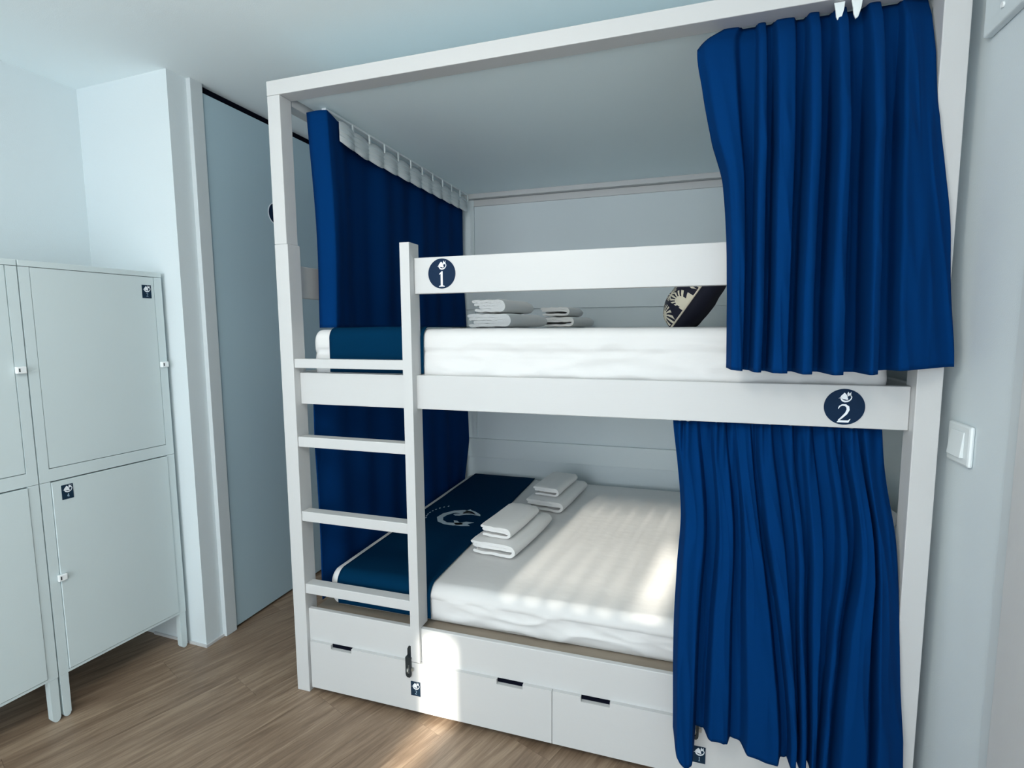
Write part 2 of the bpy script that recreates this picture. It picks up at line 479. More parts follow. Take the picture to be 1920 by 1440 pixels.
# ladder
SX0, SX1 = -0.9205, -0.885
b = MB().prism([(Y0, .212), (Y0 + .028, .212), (Y0 + .028, 1.148), (Y0 + PD, 1.148), (Y0 + PD, 1.7165), (Y0, 1.7165)][:0] or
               [(Y0, .2175), (Y0 + .0140, .2175), (Y0 + .0140, 1.7165), (Y0, 1.7165)], SX0, SX1, lambda u, v, d: (d, u, v))
b.box(SX0, SX1, Y0 + .0140, Y0 + PD, .345, 1.1475); b.box(SX0, SX1, Y0 + .0140, Y0 + PD, 1.267, 1.7165); b.box(SX0, SX1, Y0 + .0140, Y0 + .0305, 1.1475, 1.267)
mk('ladder_stile', b, WHITEV, bed)
for zt in (1.320, 1.027, 0.737, 0.447):
    box('rung', XI0 + .0005, SX0 - .0005, Y0 + .004, Y0 + .048 if zt < 1.2 else Y0 + .030, zt - .034 if zt > 1.2 else zt - .039, zt, WHITE, bed, BV)
# base box with drawers
YS = Y0 + .0145
box('base_panel', XI0 + .0005, XI1 - .0005, YS, YS + .018, 0.03, 0.342, WHITE, bed, BV)
box('base_side', XI0 + .0005, XI0 + .018, 1.682, Y1 - .1, 0.01, 0.298, WHITE, bed)
box('base_side', XI1 - .018, XI1 - .0005, 1.682, Y1 - .1, 0.01, 0.298, WHITE, bed)
box('toe_gap_shade', XI0 + .02, XI1 - .02, 1.70, 1.71, 0.004, 0.299, BLACK, bed)  # black sheet standing in for the shade under the base
def drawer(x0, x1, slots, hasp_x, stick):
    z0, z1, nd = 0.024, 0.2145, 0.0165
    P = [(x0, z0), (x1, z0), (x1, z1)]
    for xa, xb in sorted(slots, reverse=True):
        P += [(xb, z1), (xb, z1 - nd), (xa, z1 - nd), (xa, z1)]
    P += [(x0, z1)]
    d = mk('drawer', MB().prism(P, Y0 + .001, YS - .0004, lambda u, v, dd: (u, dd, v)), WHITE, bed)
    for xa, xb in slots:
        box('grip_slot_shade', xa + .0005, xb - .0005, YS - .003, YS - .0002, z1 - nd + .003, z1 - .0005, BLACK, d)  # black fill painted for the dark inside of the notch
    # hasp: hinged strap, slotted end and staple with a small padlock eye
    b = MB()
    hx = hasp_x; w = .0115
    b.prism([(hx - w * .8, .228), (hx - w, .236), (hx - w, .258), (hx - w * .5, .268), (hx + w * .5, .268), (hx + w, .258), (hx + w, .228)], YS - .004, YS - .0003, lambda u, v, dd: (u, dd, v))
    b.box(hx - w, hx + w, Y0 - .006, YS - .0003, .229, .2345)
    for xa, xb in ((hx - w, hx - .0035), (hx + .0035, hx + w)):
        b.box(xa, xb, Y0 - .0065, Y0 - .0035, .170, .205)
    b.box(hx - w, hx + w, Y0 - .0065, Y0 - .0035, .205, .233)
    b.prism([(hx - w, .170), (hx - w * .9, .163), (hx - w * .45, .157), (hx + w * .45, .157), (hx + w * .9, .163), (hx + w, .170)], Y0 - .0065, Y0 - .0035, lambda u, v, dd: (u, dd, v))
    h = mk('hasp', b, STEEL, d); h['label'] = 'dark steel hasp'
    b = MB().tube([(hx, Y0 + .001, .197), (hx, Y0 - .014, .195), (hx + .002, Y0 - .017, .188), (hx, Y0 - .014, .181), (hx, Y0 + .001, .179)], .0022)
    b.box(hx + .012, hx + .020, Y0 - .008, Y0 + .0008, .185, .196)
    st = mk('staple', b, STEELL, d); st['label'] = 'zinc staple'
    sticker('number_sticker', stick[0], stick[1], .0385, .055, stick[2], fxz(Y0 + .001), 0.0002, d)
drawer(-1.364, -0.3935, [(-1.268, -1.177), (-0.590, -0.496)], -0.930, (-0.9055, .1135, '2'))
drawer(-0.3915, 0.575, [(-0.295, -0.2), (0.31, 0.405)], 0.062, (0.0765, .1045, '1'))

# wall trim framing the head of the bunk bay
box('trim_4', -1.318, -1.294, YB - .012, YB, 0.71, 2.20, PANELW, bevel=.0015, kind='structure')
box('trim_5', -1.294, 0.60, YB - .010, YB, 2.195, 2.234, WHITE, bevel=.0015, kind='structure')

# ------------------------------------------------------------------ curtains
def sstep(a, b_, x):
    t = min(max((x - a) / (b_ - a), 0), 1)
    return t * t * (3 - 2 * t)
def pleat(u, d):
    """pleat section: a forward face (share d of the width) and a recessed one; small d gives one long slope"""
    if d > .2:
        return sstep(0, .16, u) * (1 - sstep(d - .03, d + .10, u)) + .12 * math.sin(math.pi * min(u / d, 1))
    return sstep(0, .12, u) * (1 - max(0, u - d) / (1 - d))
def front_curtain(name, zs_left, zs_right, ybase, rows, duty, amps, ztop, zbot_fn, nu=260, nv=70, seed=0, parent=None, gather=0.0):
    """rows: (z, x of every pleat start between the two side edges)"""
    b = MB(); pts = []
    nc = len(duty)
    L_ = [-(z) for z, _ in zs_left]
    def starts(z):
        xl = sinterp(-z, [(-q, x) for q, x in zs_left]); xr = sinterp(-z, [(-q, x) for q, x in zs_right])
        return [xl] + [sinterp(-z, [(-r[0], r[1][k]) for r in rows]) for k in range(nc - 1)] + [xr]
    mean = [sum(c) / 3 for c in zip(*[starts(ztop(.5) + (zbot_fn(.5) - ztop(.5)) * q) for q in (0, .5, 1)])]
    fr = [(m_ - mean[0]) / (mean[-1] - mean[0]) for m_ in mean]
    for i in range(nu):
        s = i / (nu - 1)
        k = max(q for q in range(nc) if fr[q] <= s + 1e-9)
        u = min(1, (s - fr[k]) / (fr[k + 1] - fr[k]))
        zb = zbot_fn(s)
        for j in range(nv):
            t = j / (nv - 1)
            z = ztop(s) + (zb - ztop(s)) * t
            st = starts(z)
            f = amps[k] * pleat(u, duty[k])
            grow = 0.35 + 0.65 * min(1, t * 2.6)
            x = st[k] + (st[k + 1] - st[k]) * u
            w = noise.noise(Vector((s * 9 + seed, z * 2.2, 0))) * 0.006 + noise.noise(Vector((s * 26 + seed, z * 4 + s * 9, 3))) * 0.004
            w += (1 - abs(noise.noise(Vector((s * 16 + z * 1.5 + seed, z * 2.6, 8))))) ** 4 * -.006
            ga = gather * (math.sin(x * 190 + 2.2 * math.sin(x * 57)) * max(0, 1 - t / .16) + .7 * math.sin(x * 118 + 1.6 * math.sin(x * 41) + z) * max(0, 1 - t / .55))
            pts.append((x, ybase(z) - f * grow + w * min(1, t * 4) + ga, z))
    b.grid(pts, nu, nv)
    return mk(name, b, CURT, parent, smooth=True, solid=0.0018)

def norm(l):
    return [(x - l[0]) / (l[-1] - l[0]) for x in l]
# upper front curtain, drawn to the right-hand end
upc = empty('curtain', (0.34, 1.63, 1.31))
tag(upc, 'blue curtain hanging from the canopy beam over the upper bunk, right end', 'curtain', 'bunk curtains')
zl = [(2.262, .055), (2.216, .015), (2.069, .032), (1.926, .059), (1.824, .089), (1.665, .104), (1.52, .110), (1.31, .115)]
zr = [(2.262, .570), (2.099, .571), (1.958, .577), (1.83, .596), (1.675, .618), (1.506, .629), (1.31, .645)]
rowsU = [(2.254, [.166, .206, .286, .347, .420, .503]), (2.083, [.163, .205, .280, .340, .413, .489]),
         (1.885, [.165, .206, .277, .337, .411, .481]), (1.512, [.171, .213, .276, .337, .421, .489]), (1.32, [.172, .214, .280, .342, .426, .495])]
dutyU = [.64, .60, .68, .52, .46, .46, .16]
ampU = [.060, .064, .070, .088, .094, .088, .060]
zbU = lambda s: sinterp(s, [(0, 1.313), (.1, 1.309), (.23, 1.306), (.47, 1.306), (.7, 1.308), (.81, 1.316), (1, 1.324)])
front_curtain('curtain_cloth', zl, zr, lambda z: sinterp(z, [(1.3, 1.612), (1.6, 1.615), (1.9, 1.622), (2.1, 1.648), (2.2, 1.683), (2.26, 1.716)]),
              rowsU, dutyU, ampU, lambda s: 2.256 - .05 * max(0, 1 - s / .06) ** 1.5, zbU, seed=1, parent=upc)
for x in (.357, .396):
    b = MB().prism([(-.013, .012), (.012, .012), (.010, -.008), (.004, -.030), (-.002, -.034), (-.007, -.022), (-.009, -.006)], 1.646, 1.651, lambda u, v, d, x=x: (x + u, d, 2.239 + v))
    mk('curtain_hook', b, PLAST, upc, bevel=.001)
box('curtain_track', .06, .57, 1.728, 1.744, 2.2565, 2.2635, PLAST, upc)
# lower front curtain
loc_ = empty('curtain', (0.28, 1.63, 0.13))
tag(loc_, 'blue curtain hanging under the side rail over the lower bunk and drawer', 'curtain', 'bunk curtains')
zl = [(1.145, -.027), (1.023, -.011), (.862, .004), (.716, -.003), (.506, -.008), (.185, -.002), (.1, .0)]
zr = [(1.145, .532), (1.002, .543), (.859, .562), (.715, .571), (.502, .581), (.219, .601), (.1, .607)]
rowsL = [(1.136, [.080, .148, .205, .275, .325, .388, .432, .478]), (.844, [.104, .173, .233, .312, .346, .416, .464, .507]),
         (.582, [.092, .177, .276, .323, .352, .402, .436, .508]), (.248, [.084, .186, .313, .340, .366, .392, .421, .518])]
dutyL = [.66, .66, .78, .6, .55, .5, .5, .78, .16]
ampL = [.062, .040, .046, .046, .044, .044, .050, .066, .050]
def zbL(s):
    x = -.004 + s * .604
    return interp(x, [(-.004, .20), (.004, .165), (.02, .142), (.043, .132), (.060, .14), (.068, .165), (.072, .219), (.148, .212), (.208, .198), (.266, .185), (.301, .191), (.330, .176), (.350, .180), (.372, .190), (.380, .130), (.392, .125), (.402, .19), (.412, .185), (.422, .11), (.5, .10), (.6, .115)])
front_curtain('curtain_cloth', zl, zr, lambda z: interp(z, [(0, 1.596), (.36, 1.610), (.55, 1.622), (.75, 1.645), (1.0, 1.69), (1.15, 1.718)]),
              rowsL, dutyL, ampL, lambda s: 1.143, zbL, nu=420, nv=80, seed=5, parent=loc_, gather=.007)
box('curtain_track', -.03, .56, 1.712, 1.730, 1.1475, 1.1565, PLAST, loc_)

def side_curtain(label, z0, z1, front_flap, ya, yb, tape, xb=-1.338, seed=0):
    root = empty('curtain', (xb, (ya + yb) / 2, z0))
    tag(root, label, 'curtain', 'bunk curtains')
    path = []
    if front_flap:
        path += [(-1.358, ya + .004), (-1.335, ya + .001), (-1.31, ya), (-1.29, ya + .002), (-1.274, ya + .006), (-1.272, ya + .012), (-1.285, ya + .06)]
    n = 150
    st = ya + (.11 if front_flap else 0)
    for i in range(n):
        t = i / (n - 1)
        y = st + (yb - st) * t
        x = xb + .006 * math.sin(t * 46 + seed) + .005 * math.sin(t * 21 + 1.3 * seed) + (0.028 * max(0, 1 - t * 7) if front_flap else 0)
        path.append((x, y))
    nv = 50
    b = MB(); pts = []
    for i, (x, y) in enumerate(path):
        for j in range(nv):
            t = j / (nv - 1); z = z1 + (z0 - z1) * t
            k = noise.noise(Vector((y * 5 + seed, z * 2, x))) * .010 * min(1, t * 4)
            yy = y
            if front_flap and i < 7:
                yy = y + .012 * math.sin(t * 3)
                x2 = x + .018 * t * (1 if i < 3 else .3)
            else:
                x2 = x
            if y > yb - .25:
                yy = y + (.06 * math.sin(t * 4.4) if not front_flap else (.05 * (t - .1))) * (y - yb + .25) / .25
                yy = min(yy, YB - .03)
            pts.append((x2 + k, yy, z))
    b.grid(pts, len(path), nv)
    mk('curtain_cloth', b, CURT, root, smooth=True, solid=0.0016)
    if tape:
        b = MB(); pts = []; n = 220; nv = 6
        for i in range(n):
            t = i / (n - 1); y = st - .005 + (yb - st + .03) * t
            sc = abs(math.sin(t * math.pi * 11))
            for j in range(nv):
                v = j / (nv - 1)
                pts.append((xb + .021 + .012 * sc * (0.4 + v) + (0.028 * max(0, 1 - t * 7)), y, z1 + .004 - v * (.080 + .014 * sc) - .006 * (1 - sc) * (1 - v)))
        b.grid(pts, n, nv)
        mk('header_tape', b, TAPE, root, smooth=True, solid=0.0015)
        for r in range(1, 4):
            path = []
            for i in range(0, n):
                t = i / (n - 1); y = st - .005 + (yb - st + .03) * t; sc = abs(math.sin(t * math.pi * 11)); v = r / 4.5
                path.append((xb + .0225 + .012 * sc * (0.4 + v) + (0.028 * max(0, 1 - t * 7)), y, z1 + .004 - v * (.080 + .014 * sc) - .006 * (1 - sc) * (1 - v)))
            mk('tape_cord', MB().tube(path, .0024, 5), PANELW, root)
        for k in range(1, 12):
            t = k / 11; y = st - .005 + (yb - st + .03) * t
            b = MB().box(xb + .026, xb + .031, y - .004, y + .004, z1 - .012, z1 + .026)
            mk('glider', b, PLAST, root)
        box('curtain_track', xb + .008, xb + .026, 1.80, yb + .02, z1 + .0235, z1 + .0325, PLAST, root)
    return root
side_curtain('dark blue curtain along the left end of the upper bunk, white header tape', 1.434, 2.229, True, 1.742, 3.165, True, seed=1)
side_curtain('dark blue curtain along the left end of the lower bunk, beside ladder', 0.345, 1.195, False, 1.712, 3.20, False, xb=-1.350, seed=4)

# ------------------------------------------------------------------ mattresses and runners
def rr_profile(y0, y1, z0, z1, rt, rb, nseg=7, nflat=26, nside=14):
    """closed outline starting at front bottom, going up the front, over the top, down the back"""
    P = []
    for k in range(nside): P.append((y0, z0 + rb + (z1 - rt - z0 - rb) * k / nside))
    for k in range(nseg): a = math.pi - (math.pi / 2) * k / nseg; P.append((y0 + rt + rt * math.cos(a), z1 - rt + rt * math.sin(a)))
    for k in range(nflat): P.append((y0 + rt + (y1 - y0 - 2 * rt) * k / nflat, z1))
    for k in range(nseg): a = math.pi / 2 - (math.pi / 2) * k / nseg; P.append((y1 - rt + rt * math.cos(a), z1 - rt + rt * math.sin(a)))
    for k in range(nside): P.append((y1, z1 - rt - (z1 - rt - z0 - rb) * k / nside))
    for k in range(nseg): a = -(math.pi / 2) * k / nseg; P.append((y1 - rb + rb * math.cos(a), z0 + rb + rb * math.sin(a)))
    for k in range(8): P.append((y1 - rb - (y1 - y0 - 2 * rb) * k / 8, z0))
    for k in range(nseg): a = -math.pi / 2 - (math.pi / 2) * k / nseg; P.append((y0 + rb + rb * math.cos(a), z0 + rb + rb * math.sin(a)))
    return P
def mattress(name, label, x0, x1, y0, y1, z0, z1, rt=.05, rb=.035, seed=0, skew=0.0, seam=None):
    prof = rr_profile(y0, y1, z0, z1, rt, rb)
    cy, cz = (y0 + y1) / 2, (z0 + z1) / 2
    n = 170; pts = []; re = .035
    for i in range(n):
        u = i / (n - 1)
        # denser near the ends
        x = x0 + (x1 - x0) * u
        if u < .08: x = x0 + re * 1.6 * (1 - math.cos(u / .08 * math.pi / 2)) ; 
        elif u > .92: x = x1 - re * 1.6 * (1 - math.cos((1 - u) / .08 * math.pi / 2))
        else: x = x0 + re * 1.6 + (x1 - x0 - re * 3.2) * (u - .08) / .84
        d = min(x - x0, x1 - x)
        ins = re * (1 - math.sqrt(max(0, 1 - ((re - d) / re) ** 2))) if d < re else 0
        for (y, z) in prof:
            yy = y + (ins if y < cy - .2 else -ins if y > cy + .2 else 0)
            zz = z + (ins if z < cz else -ins) * .8
            w = noise.noise(Vector((x * 3.5 + seed, y * 5, z * 12))) * .0045 + noise.noise(Vector((x * 11 + seed, y * 4, z * 30))) * .0022
            fr = min(max((x + .86) / .08, 0), 1)
            w *= .25 + .75 * fr
            if y < y0 + .02 and z < z1 - rt:
                w += (1 - abs(noise.noise(Vector((x * 5 + z * 10 + seed, z * 16 - x * 3, 2))))) ** 3 * .010 * fr + noise.noise(Vector((x * 14 + z * 22 + seed, z * 30, 5))) * .003 * fr
                zz += noise.noise(Vector((x * 4 + seed, 0, 7))) * .010 * max(0, (z0 + .06 - z) / .06)
                if seam: w -= .007 * math.exp(-((z - seam) / .006) ** 2) + (.004 * max(0, 1 - (seam - z) / .05) if z < seam else 0)
                pts.append((x, yy - max(w, -.012) + skew * (x - x0) / (x1 - x0), max(zz, z0)))
            elif z > z1 - .002:
                pts.append((x, yy, zz + w * .5))
            else:
                pts.append((x, yy, zz))
    b = MB().grid(pts, n, len(prof), closev=True)
    k = len(prof)
    b.f.append(tuple(range(k))); b.m.append(0)
    b.f.append(tuple(range((n - 1) * k, n * k))); b.m.append(0)
    o = mk(name, b, SHEET, None, smooth=True)
    return tag(o, label, 'mattress')
UM = dict(y0=1.704, y1=3.20, z0=1.223, z1=1.4265)
LM = dict(y0=1.708, y1=3.20, z0=0.3225, z1=0.474)
mattress('mattress', 'white sheeted mattress on the upper bunk behind the guard rail', -1.350, 0.540, rt=.035, rb=.045, seed=2, seam=1.350, **UM)
mattress('mattress', 'white sheeted mattress on the lower bunk above the drawers', -1.326, 0.555, rt=.045, rb=.05, seed=9, skew=.02, **LM)

def runner(label, x0, x1, M, rt, zlow, off=.0075, emblem=False):
    P = []
    y0, y1, z1 = M['y0'] - off, M['y1'], M['z1'] + off
    for k in range(10): P.append((y0, zlow + (z1 - rt - zlow) * k / 10))
    for k in range(9): a = math.pi - (math.pi / 2) * k / 9; P.append((y0 + rt + rt * math.cos(a), z1 - rt + rt * math.sin(a)))
    for k in range(31): P.append((y0 + rt + (y1 - .03 - y0 - rt) * k / 30, z1))
    n = 30; pts = []
    for i in range(n):
        x = x0 + (x1 - x0) * i / (n - 1)
        for (y, z) in P:
            pts.append((x + .004 * noise.noise(Vector((y * 4, z * 6, 1))), y, z + (.0012 * noise.noise(Vector((x * 8, y * 6, 0))) if z > z1 - .002 else 0)))
    root = empty('bed_runner', ((x0 + x1) / 2, (y0 + y1) / 2, zlow))
    tag(root, label, 'bed runner')
    mk('runner_cloth', MB().grid(pts, n, len(P)), RUN, root, smooth=True, solid=.002)
    if emblem:
        b = MB(); s = .20; cx, cy = -1.062, 2.385
        big = [
            ribbon([(.38, .30), (.18, .44), (-.02, .47), (-.25, .36), (-.42, .12), (-.45, -.12), (-.33, -.33), (-.12, -.45), (.12, -.44), (.32, -.36)][::-1], [.05, .09, .12, .14, .17, .17, .15, .12, .16, .12][::-1]),
            [(.02, .47), (.10, .62), (.16, .56), (.30, .50), (.52, .33), (.56, .24), (.40, .26), (.28, .28), (.14, .24), (.0, .12), (-.12, .1), (-.2, .16), (-.06, .22), (.02, .32)],
            [(.10, -.22), (.22, -.32), (.36, -.22), (.58, -.22), (.44, -.34), (.56, -.44), (.36, -.50), (.2, -.50), (.12, -.42), (.0, -.22)],
            [(-.1, .36), (.1, .40), (.28, .34), (.1, .30), (-.1, .26), (-.22, .24)],
        ]
        for P2 in big:
            b.prism([(p[0] * .95, p[1] * 1.12) for p in P2], 0, .0008, lambda u, v, d: (cx + u * s * .98, cy + v * s * .92, M['z1'] + off + .0018 + d))
        o = mk('emblem', b, EMBR, root); o['label'] = 'silver curled wolf emblem'
        b = MB()
        for k in range(9):
            a = R(205 - k * 9)
            px, py = cx + .165 * math.cos(a), cy + .02 + .165 * math.sin(a)
            b.box(px - .003, px + .003, py - .006, py + .006, M['z1'] + off + .0018, M['z1'] + off + .0024)
        mk('emblem_script', b, EMBR, root)
runner('teal navy runner across the foot of the upper mattress', -1.262, -0.872, UM, .04, 1.268)
runner('navy runner with silver emblem across the foot of the lower mattress', -1.276, -0.872, LM, .052, 0.352, emblem=True)

# ------------------------------------------------------------------ folded towels
def towel(label, x, y, z, w, h, ln, rot, layers, seed, group):
    """two or three nested folds, round on the right, loose edges on the left"""
    b = MB(); t = h / (2 * layers)
    for q in range(layers):
        hh = h / 2 - t * (q + .5)                     # half height of this fold's centre line
        xr = w / 2 - h / 2
        off = [0.006, .014, .006][q % 3]
        cl = [(-w / 2 + off, hh)]
        for k in range(1, 8): cl.append((-w / 2 + off + (xr + w / 2 - off) * k / 8, hh + .0016 * math.sin(k * 2 + seed + q)))
        for k in range(9):
            a = math.pi / 2 - math.pi * k / 8
            cl.append((xr + hh * math.cos(a) * 1.0, hh * math.sin(a)))
        for k in range(1, 9): cl.append((xr + (-w / 2 + off * 1.6 + .006 * (q + 1) - xr) * k / 8, -hh + .0016 * math.sin(k * 1.7 + seed)))
        # closed outline of a thick band with rounded ends
        Lf, Rt = [], []
        for i, p in enumerate(cl):
            a = Vector(cl[max(i - 1, 0)]); c = Vector(cl[min(i + 1, len(cl) - 1)])
            tt = (c - a).normalized(); nn = Vector((-tt.y, tt.x)); p = Vector(p)
            tk = t * .49
            Lf.append(p + nn * tk); Rt.append(p - nn * tk)
        d0 = (Vector(cl[0]) - Vector(cl[1])).normalized(); d1 = (Vector(cl[-1]) - Vector(cl[-2])).normalized()
        def cap(p, d, nrm):
            return [Vector(p) + nrm * t * .49 * math.cos(R(q_)) + d * t * .49 * math.sin(R(q_)) for q_ in (30, 60, 90, 120, 150)]
        nA = (Lf[0] - Rt[0]).normalized(); nB = (Lf[-1] - Rt[-1]).normalized()
        out = Lf + cap(cl[-1], d1, nB) + Rt[::-1] + cap(cl[0], d0, -nA)
        n = 16; k = len(out); pts = []
        for i in range(n):
            u = i / (n - 1); yy = -ln / 2 + ln * u
            e = min(u, 1 - u) * ln
            sh = 1 - .10 * max(0, 1 - e / .012) ** 2
            for p in out:
                wv = noise.noise(Vector((p.x * 14 + seed, yy * 9, p.y * 20))) * .003
                px = p.x + .006 * math.sin(yy * 7 + seed)
                pts.append((px + wv, yy + wv, p.y * sh + wv * .5 - .004 * (1 if u > .9 else 0) * (p.y > 0)))
        m0 = len(b.v)
        b.grid(pts, n, k, closev=True)
        from mathutils.geometry import tessellate_polygon
        tr = tessellate_polygon([[Vector((p.x, p.y, 0)) for p in out]])
        for tri in tr:
            b.f.append(tuple(m0 + i for i in tri)); b.m.append(0)
            b.f.append(tuple(m0 + (n - 1) * k + i for i in reversed(tri))); b.m.append(0)
    zmin = min(v[2] for v in b.v)
    cr, sr = math.cos(rot), math.sin(rot)
    b.v = [(x + v[0] * cr - v[1] * sr, y + v[0] * sr + v[1] * cr, z + v[2] - zmin) for v in b.v]
    o = mk('folded_towel', b, TOWEL, None, smooth=True)
    md = o.modifiers.new('split', 'EDGE_SPLIT'); md.split_angle = R(50)
    return tag(o, label, 'towel', group)
zt = LM['z1'] + .0025
G = 'folded white towels on the bunks'
towel('large folded white towel on lower bunk, bottom of the pair nearer the runner emblem', -.715, 2.235, zt, .205, .058, .44, R(-6), 2, 1, G)
towel('small folded white towel on top of the nearer towel pair, lower bunk', -.728, 2.225, zt + .0615, .145, .050, .33, R(-7), 2, 2, G)
towel('large folded white towel on lower bunk, bottom of the pair nearer the wall', -.645, 2.83, zt, .205, .058, .44, R(-8), 2, 3, G)
towel('small folded white towel on top of the towel pair nearer the wall, lower bunk', -.655, 2.835, zt + .0615, .145, .048, .33, R(-8), 2, 4, G)
zt = UM['z1'] + .0025
towel('large folded white towel at bottom of the nearer pair on upper bunk', -.72, 2.215, zt, .19, .055, .44, R(-4), 2, 5, G)
towel('small folded white towel on top of the nearer pair on upper bunk', -.73, 2.175, zt + .0585, .145, .053, .32, R(-3), 2, 6, G)
towel('large folded white towel at bottom of the farther pair on upper bunk', -.60, 2.83, zt, .19, .05, .40, R(-4), 2, 7, G)
towel('small folded white towel on top of the farther pair on upper bunk', -.615, 2.78, zt + .0535, .15, .045, .30, R(-3), 2, 8, G)

# ------------------------------------------------------------------ cushion and pillows
def pillow_mesh(A, B_, T0, T1, center, ea, eb, en, uv=False, n=34, e=2.6, k=.5, seed=0):
    """two bulging faces: T0 towards +en, T1 towards -en"""
    pts = {1: [], -1: []}
    b = MB()
    for sgn, T in ((1, T0), (-1, T1)):
        for i in range(n):
            for j in range(n):
                a = -math.cos(math.pi * i / (n - 1)); c = -math.cos(math.pi * j / (n - 1))
                # pinch the corners a little
                aa = a * (1 - .06 * (1 - a * a) * 0 - .05 * (1 - c * c)); cc = c * (1 - .05 * (1 - a * a))
                th = T * (max(0, 1 - abs(a) ** e) ** k) * (max(0, 1 - abs(c) ** e) ** k)
                w = noise.noise(Vector((a * 2.4 + seed, c * 2.4, sgn))) * .007 * (1 if th > .01 else 0)
                p = Vector(center) + Vector(ea) * aa * A + Vector(eb) * cc * B_ + Vector(en) * sgn * (th + w)
                pts[sgn].append(p)
    return pts, n
def bake(pts, n):
    b = MB()
    b.grid(pts[1], n, n, 0); b.grid(pts[-1], n, n, 1)
    return b
ang = R(56)
eb = Vector((math.cos(ang), 0, math.sin(ang))); en = Vector((-math.sin(ang), 0, math.cos(ang))); ea = Vector((0, 1, 0))
cc = Vector((.040, 2.405, UM['z1'] + .132))
pts, n = pillow_mesh(.205, .165, .088, .085, cc, ea, eb, en, seed=3, e=3.4, k=.42)
croot = empty('cushion', (cc.x, cc.y, UM['z1']))
tag(croot, 'navy cushion with cream fan print leaning on the pillow, upper bunk', 'cushion')
for sgn, M, nm in ((1, FAN, 'fan_print_face'), (-1, NAVY, 'plain_back')):
    o = mk(nm, MB().grid(pts[sgn], n, n), M, croot, smooth=True, fix=True)
    uvl = o.data.uv_layers.new(name='UVMap')
    for lp in o.data.loops:
        i, j = divmod(lp.vertex_index, n)
        a = -math.cos(math.pi * i / (n - 1)); c = -math.cos(math.pi * j / (n - 1))
        uvl.data[lp.index].uv = (a * .5 + .5, c * .5 + .5)
edge = [pts[1][i * n] for i in range(n)] + [pts[1][(n - 1) * n + j] for j in range(1, n)] + [pts[1][i * n + n - 1] for i in range(n - 2, -1, -1)] + [pts[1][j] for j in range(n - 2, 0, -1)]
mk('piping', MB().tube(edge, .004, 6, closed=True), CREAM, croot, smooth=True)

def pillow(label, A, B_, T, c, lean, rotz=0, seed=0):
    an = R(lean)
    eb = Vector((math.cos(an), 0, math.sin(an))); en = Vector((-math.sin(an), 0, math.cos(an))); ea = Vector((0, 1, 0))
    pts, n = pillow_mesh(A, B_, T, T, c, ea, eb, en, seed=seed, e=2.4)
    b = MB().grid(pts[1], n, n); b.grid(pts[-1], n, n)
    bmv = mk('pillow', b, SHEET, None, smooth=True)
    w = bmv.modifiers.new('weld', 'WELD'); w.merge_threshold = 0.002
    tag(bmv, label, 'pillow', 'white bed pillows')
pillow('white pillow standing behind the fan-print cushion on the upper bunk', .33, .19, .085, (.285, 2.20, UM['z1'] + .178), 58, seed=1)
pillow('white pillow on the lower bunk beside the right-hand post, nearer the curtain', .31, .22, .08, (.525, 2.06, LM['z1'] + .205), 68, seed=2)
pillow('white pillow on the lower bunk against the wall, behind the blue curtain', .31, .22, .08, (.43, 2.78, LM['z1'] + .205), 62, seed=3)

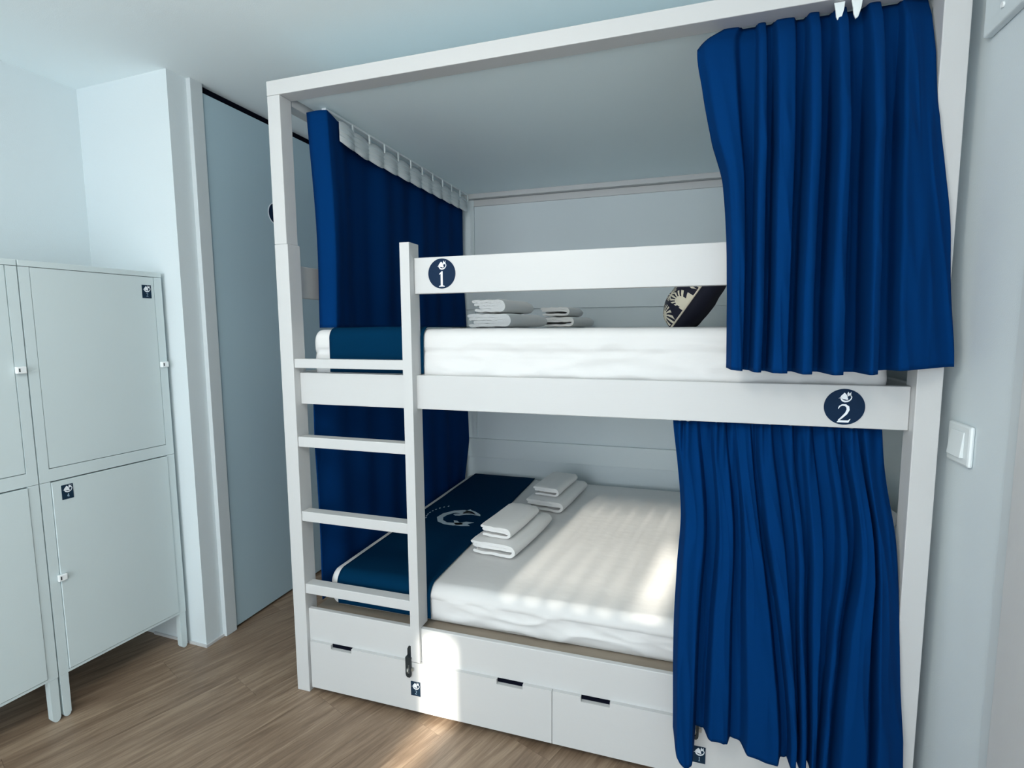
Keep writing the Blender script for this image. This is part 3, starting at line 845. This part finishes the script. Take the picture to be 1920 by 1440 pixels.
# ------------------------------------------------------------------ steel lockers
LW, LD = 0.492, 0.36
ang = R(90 - 4.6)
dvec = Vector((math.cos(ang), math.sin(ang), 0))
PIV = Vector((-2.114, 1.7275, 0))
def locker(label, col, upper, latch, stick):
    """local frame: x along the front, y into the wall, z up"""
    z0, z1 = (0.892, 1.670) if upper else (0.166, 0.8905)
    o = PIV - dvec * (LW + .004) * (col + 1) + dvec * .004
    root = empty('locker', (o.x, o.y, z0 if upper else 0), ang, local=True)
    ORG[root.name] = Vector((0, 0, z0 if upper else 0))
    tag(root, label, 'locker', 'steel lockers beside the partition')
    sw = .031
    dz0, dz1 = (z0 + .047, z1 - .022) if upper else (z0 + .012, z1 - .0035)
    b = MB()
    b.box(0, sw, 0, LD, z0, z1 - (.022 if upper else 0)); b.box(LW - sw, LW, 0, LD, z0, z1 - (.022 if upper else 0))
    b.box(sw, LW - sw, .0, LD, z0, dz0 - .002)
    b.box(sw, LW - sw, .02, LD, dz1 + .003, z1 - (.022 if upper else 0))
    b.box(sw, LW - sw, LD - .004, LD, dz0 - .002, dz1 + .003)
    mk('body', b, LOCK, root)
    if upper:
        mk('top_cap', MB().box(-.0005, LW + .0005, -.0015, LD, z1 - .0205, z1), LOCK, root, bevel=.0015)
    box('door_gap_shade', sw + .0005, LW - sw - .0005, .02, .024, dz0 - .0015, dz1 + .0025, LOCKIN, root)  # dark plate painted as the shade in the gap round the door
    d = mk('door', MB().box(sw + .0022, LW - sw - .0016, .0012 if upper else -.0035, .018, dz0, dz1), LOCK, root, bevel=.0015)
    # latch: small eyelet block with a dark block for the slot's shade
    lx, lz = latch
    b = MB()
    b.box(lx - .016, lx + .012, -.016, -.0036 if not upper else .001, lz - .012, lz + .012)
    mk('latch', b, LOCKH, d, bevel=.003)
    mk('latch_slot_shade', MB().box(lx - .011, lx - .007, -.0168, -.0155, lz - .006, lz + .006), LOCKIN, d)
    if stick:
        sticker('number_sticker', stick[0], stick[1], .037, .054, stick[2], lambda u, v, dd: (u, -dd, v), .0037 if not upper else -.001, d)
    if not upper:
        for lx0, lx1 in ((0.001, .029), (LW - .029, LW - .001)):
            for ly in (0.001, LD - .03):
                n = 10; P = []
                pl = [(lx0, .1655), (lx1, .1655)] 
                r = (lx1 - lx0) / 2
                P = [(lx0, .1655), (lx0 + .001, .012)] + [(lx0 + r - (r - .003) * math.cos(math.pi * k / 6), .011 - .011 * math.sin(math.pi * k / 6)) for k in range(7)] + [(lx1 - .001, .012), (lx1, .1655)]
                mk('leg', MB().prism(P, ly, ly + .028, lambda u, v, dd: (u, dd, v)), LOCK, root, bevel=.002)
    return root
locker('light grey steel locker, upper one beside the partition, sticker at top right', 0, True, (LW - .016, 1.284), (.428, 1.588, '2'))
locker('light grey steel locker on legs below, beside the partition, sticker at top left', 0, False, (.037, .533), (.079, .842, '4'))
locker('light grey upper steel locker cut off by the left edge of the photo', 1, True, (LW - .018, 1.297), None)
locker('light grey lower steel locker on legs cut off by the left edge of the photo', 1, False, (.037, .533), None)

# ------------------------------------------------------------------ right-hand wall fittings
sw = empty('light_switch', (XR, 1.59, 1.08))
tag(sw, 'white square light switch on the wall beside the bed post', 'light switch')
mk('plate', MB().box(XR - .012, XR - .0005, 1.538, 1.652, 1.082, 1.184), PLAST, sw, bevel=.006)
mk('rocker', MB().prism([(XR - .0125, 1.102), (XR - .021, 1.102), (XR - .0145, 1.166), (XR - .0125, 1.166)], 1.562, 1.630, lambda u, v, d: (u, d, v)), PLAST, sw, bevel=.0015)
bx = empty('wall_box', (XR, 1.45, 2.1))
tag(bx, 'pale flat cover box high on the wall at top right corner', 'wall box')
mk('cover', MB().box(XR - .020, XR - .0005, 1.22, 1.615, 2.098, 2.42), PANELW, bx, bevel=.004)
mk('screw', MB().prism([(.006 * math.cos(k * math.pi / 6), .006 * math.sin(k * math.pi / 6)) for k in range(12)], 0, .004, lambda u, v, d: (XR - .0205 - d, 1.53 + u, 2.13 + v)), LOCKH, bx)

# ------------------------------------------------------------------ unseen ceiling lamp, added as fill light (above and behind the camera)
lamp = empty('added_fill_lamp', (-0.75, 0.05, ZC))
tag(lamp, 'unseen round ceiling lamp added as fill light', 'lamp')
n = 40
mk('fill_lamp_base', MB().prism([(.19 * math.cos(2 * math.pi * k / n), .19 * math.sin(2 * math.pi * k / n)) for k in range(n)], ZC - .025, ZC - .0005, lambda u, v, d: (-0.75 + u, 0.05 + v, d)), FRAME, lamp)
pts = []
for i in range(8):
    a = (math.pi / 2) * i / 7
    for k in range(n):
        q = 2 * math.pi * k / n
        pts.append((-0.75 + .175 * math.cos(a) * math.cos(q), 0.05 + .175 * math.cos(a) * math.sin(q), ZC - .0255 - .05 * math.sin(a)))
OPAL = mat('fill_lamp_glow', (0.9, 0.88, 0.84), 0.4)
OPAL.node_tree.nodes['Principled BSDF'].inputs['Emission Color'].default_value = (1, .95, .86, 1)
OPAL.node_tree.nodes['Principled BSDF'].inputs['Emission Strength'].default_value = 2.0
mk('fill_lamp_diffuser', MB().grid(pts, 8, n, closev=True), OPAL, lamp, smooth=True)
ld = bpy.data.lights.new('added_fill_light', 'POINT')
ld.energy = 33.0
ld.color = (1.0, 0.95, 0.86)
ld.shadow_soft_size = 0.17
lo = bpy.data.objects.new('added_fill_light', ld)
COL.objects.link(lo)
lo.location = (-0.75, 0.05, ZC - .27)
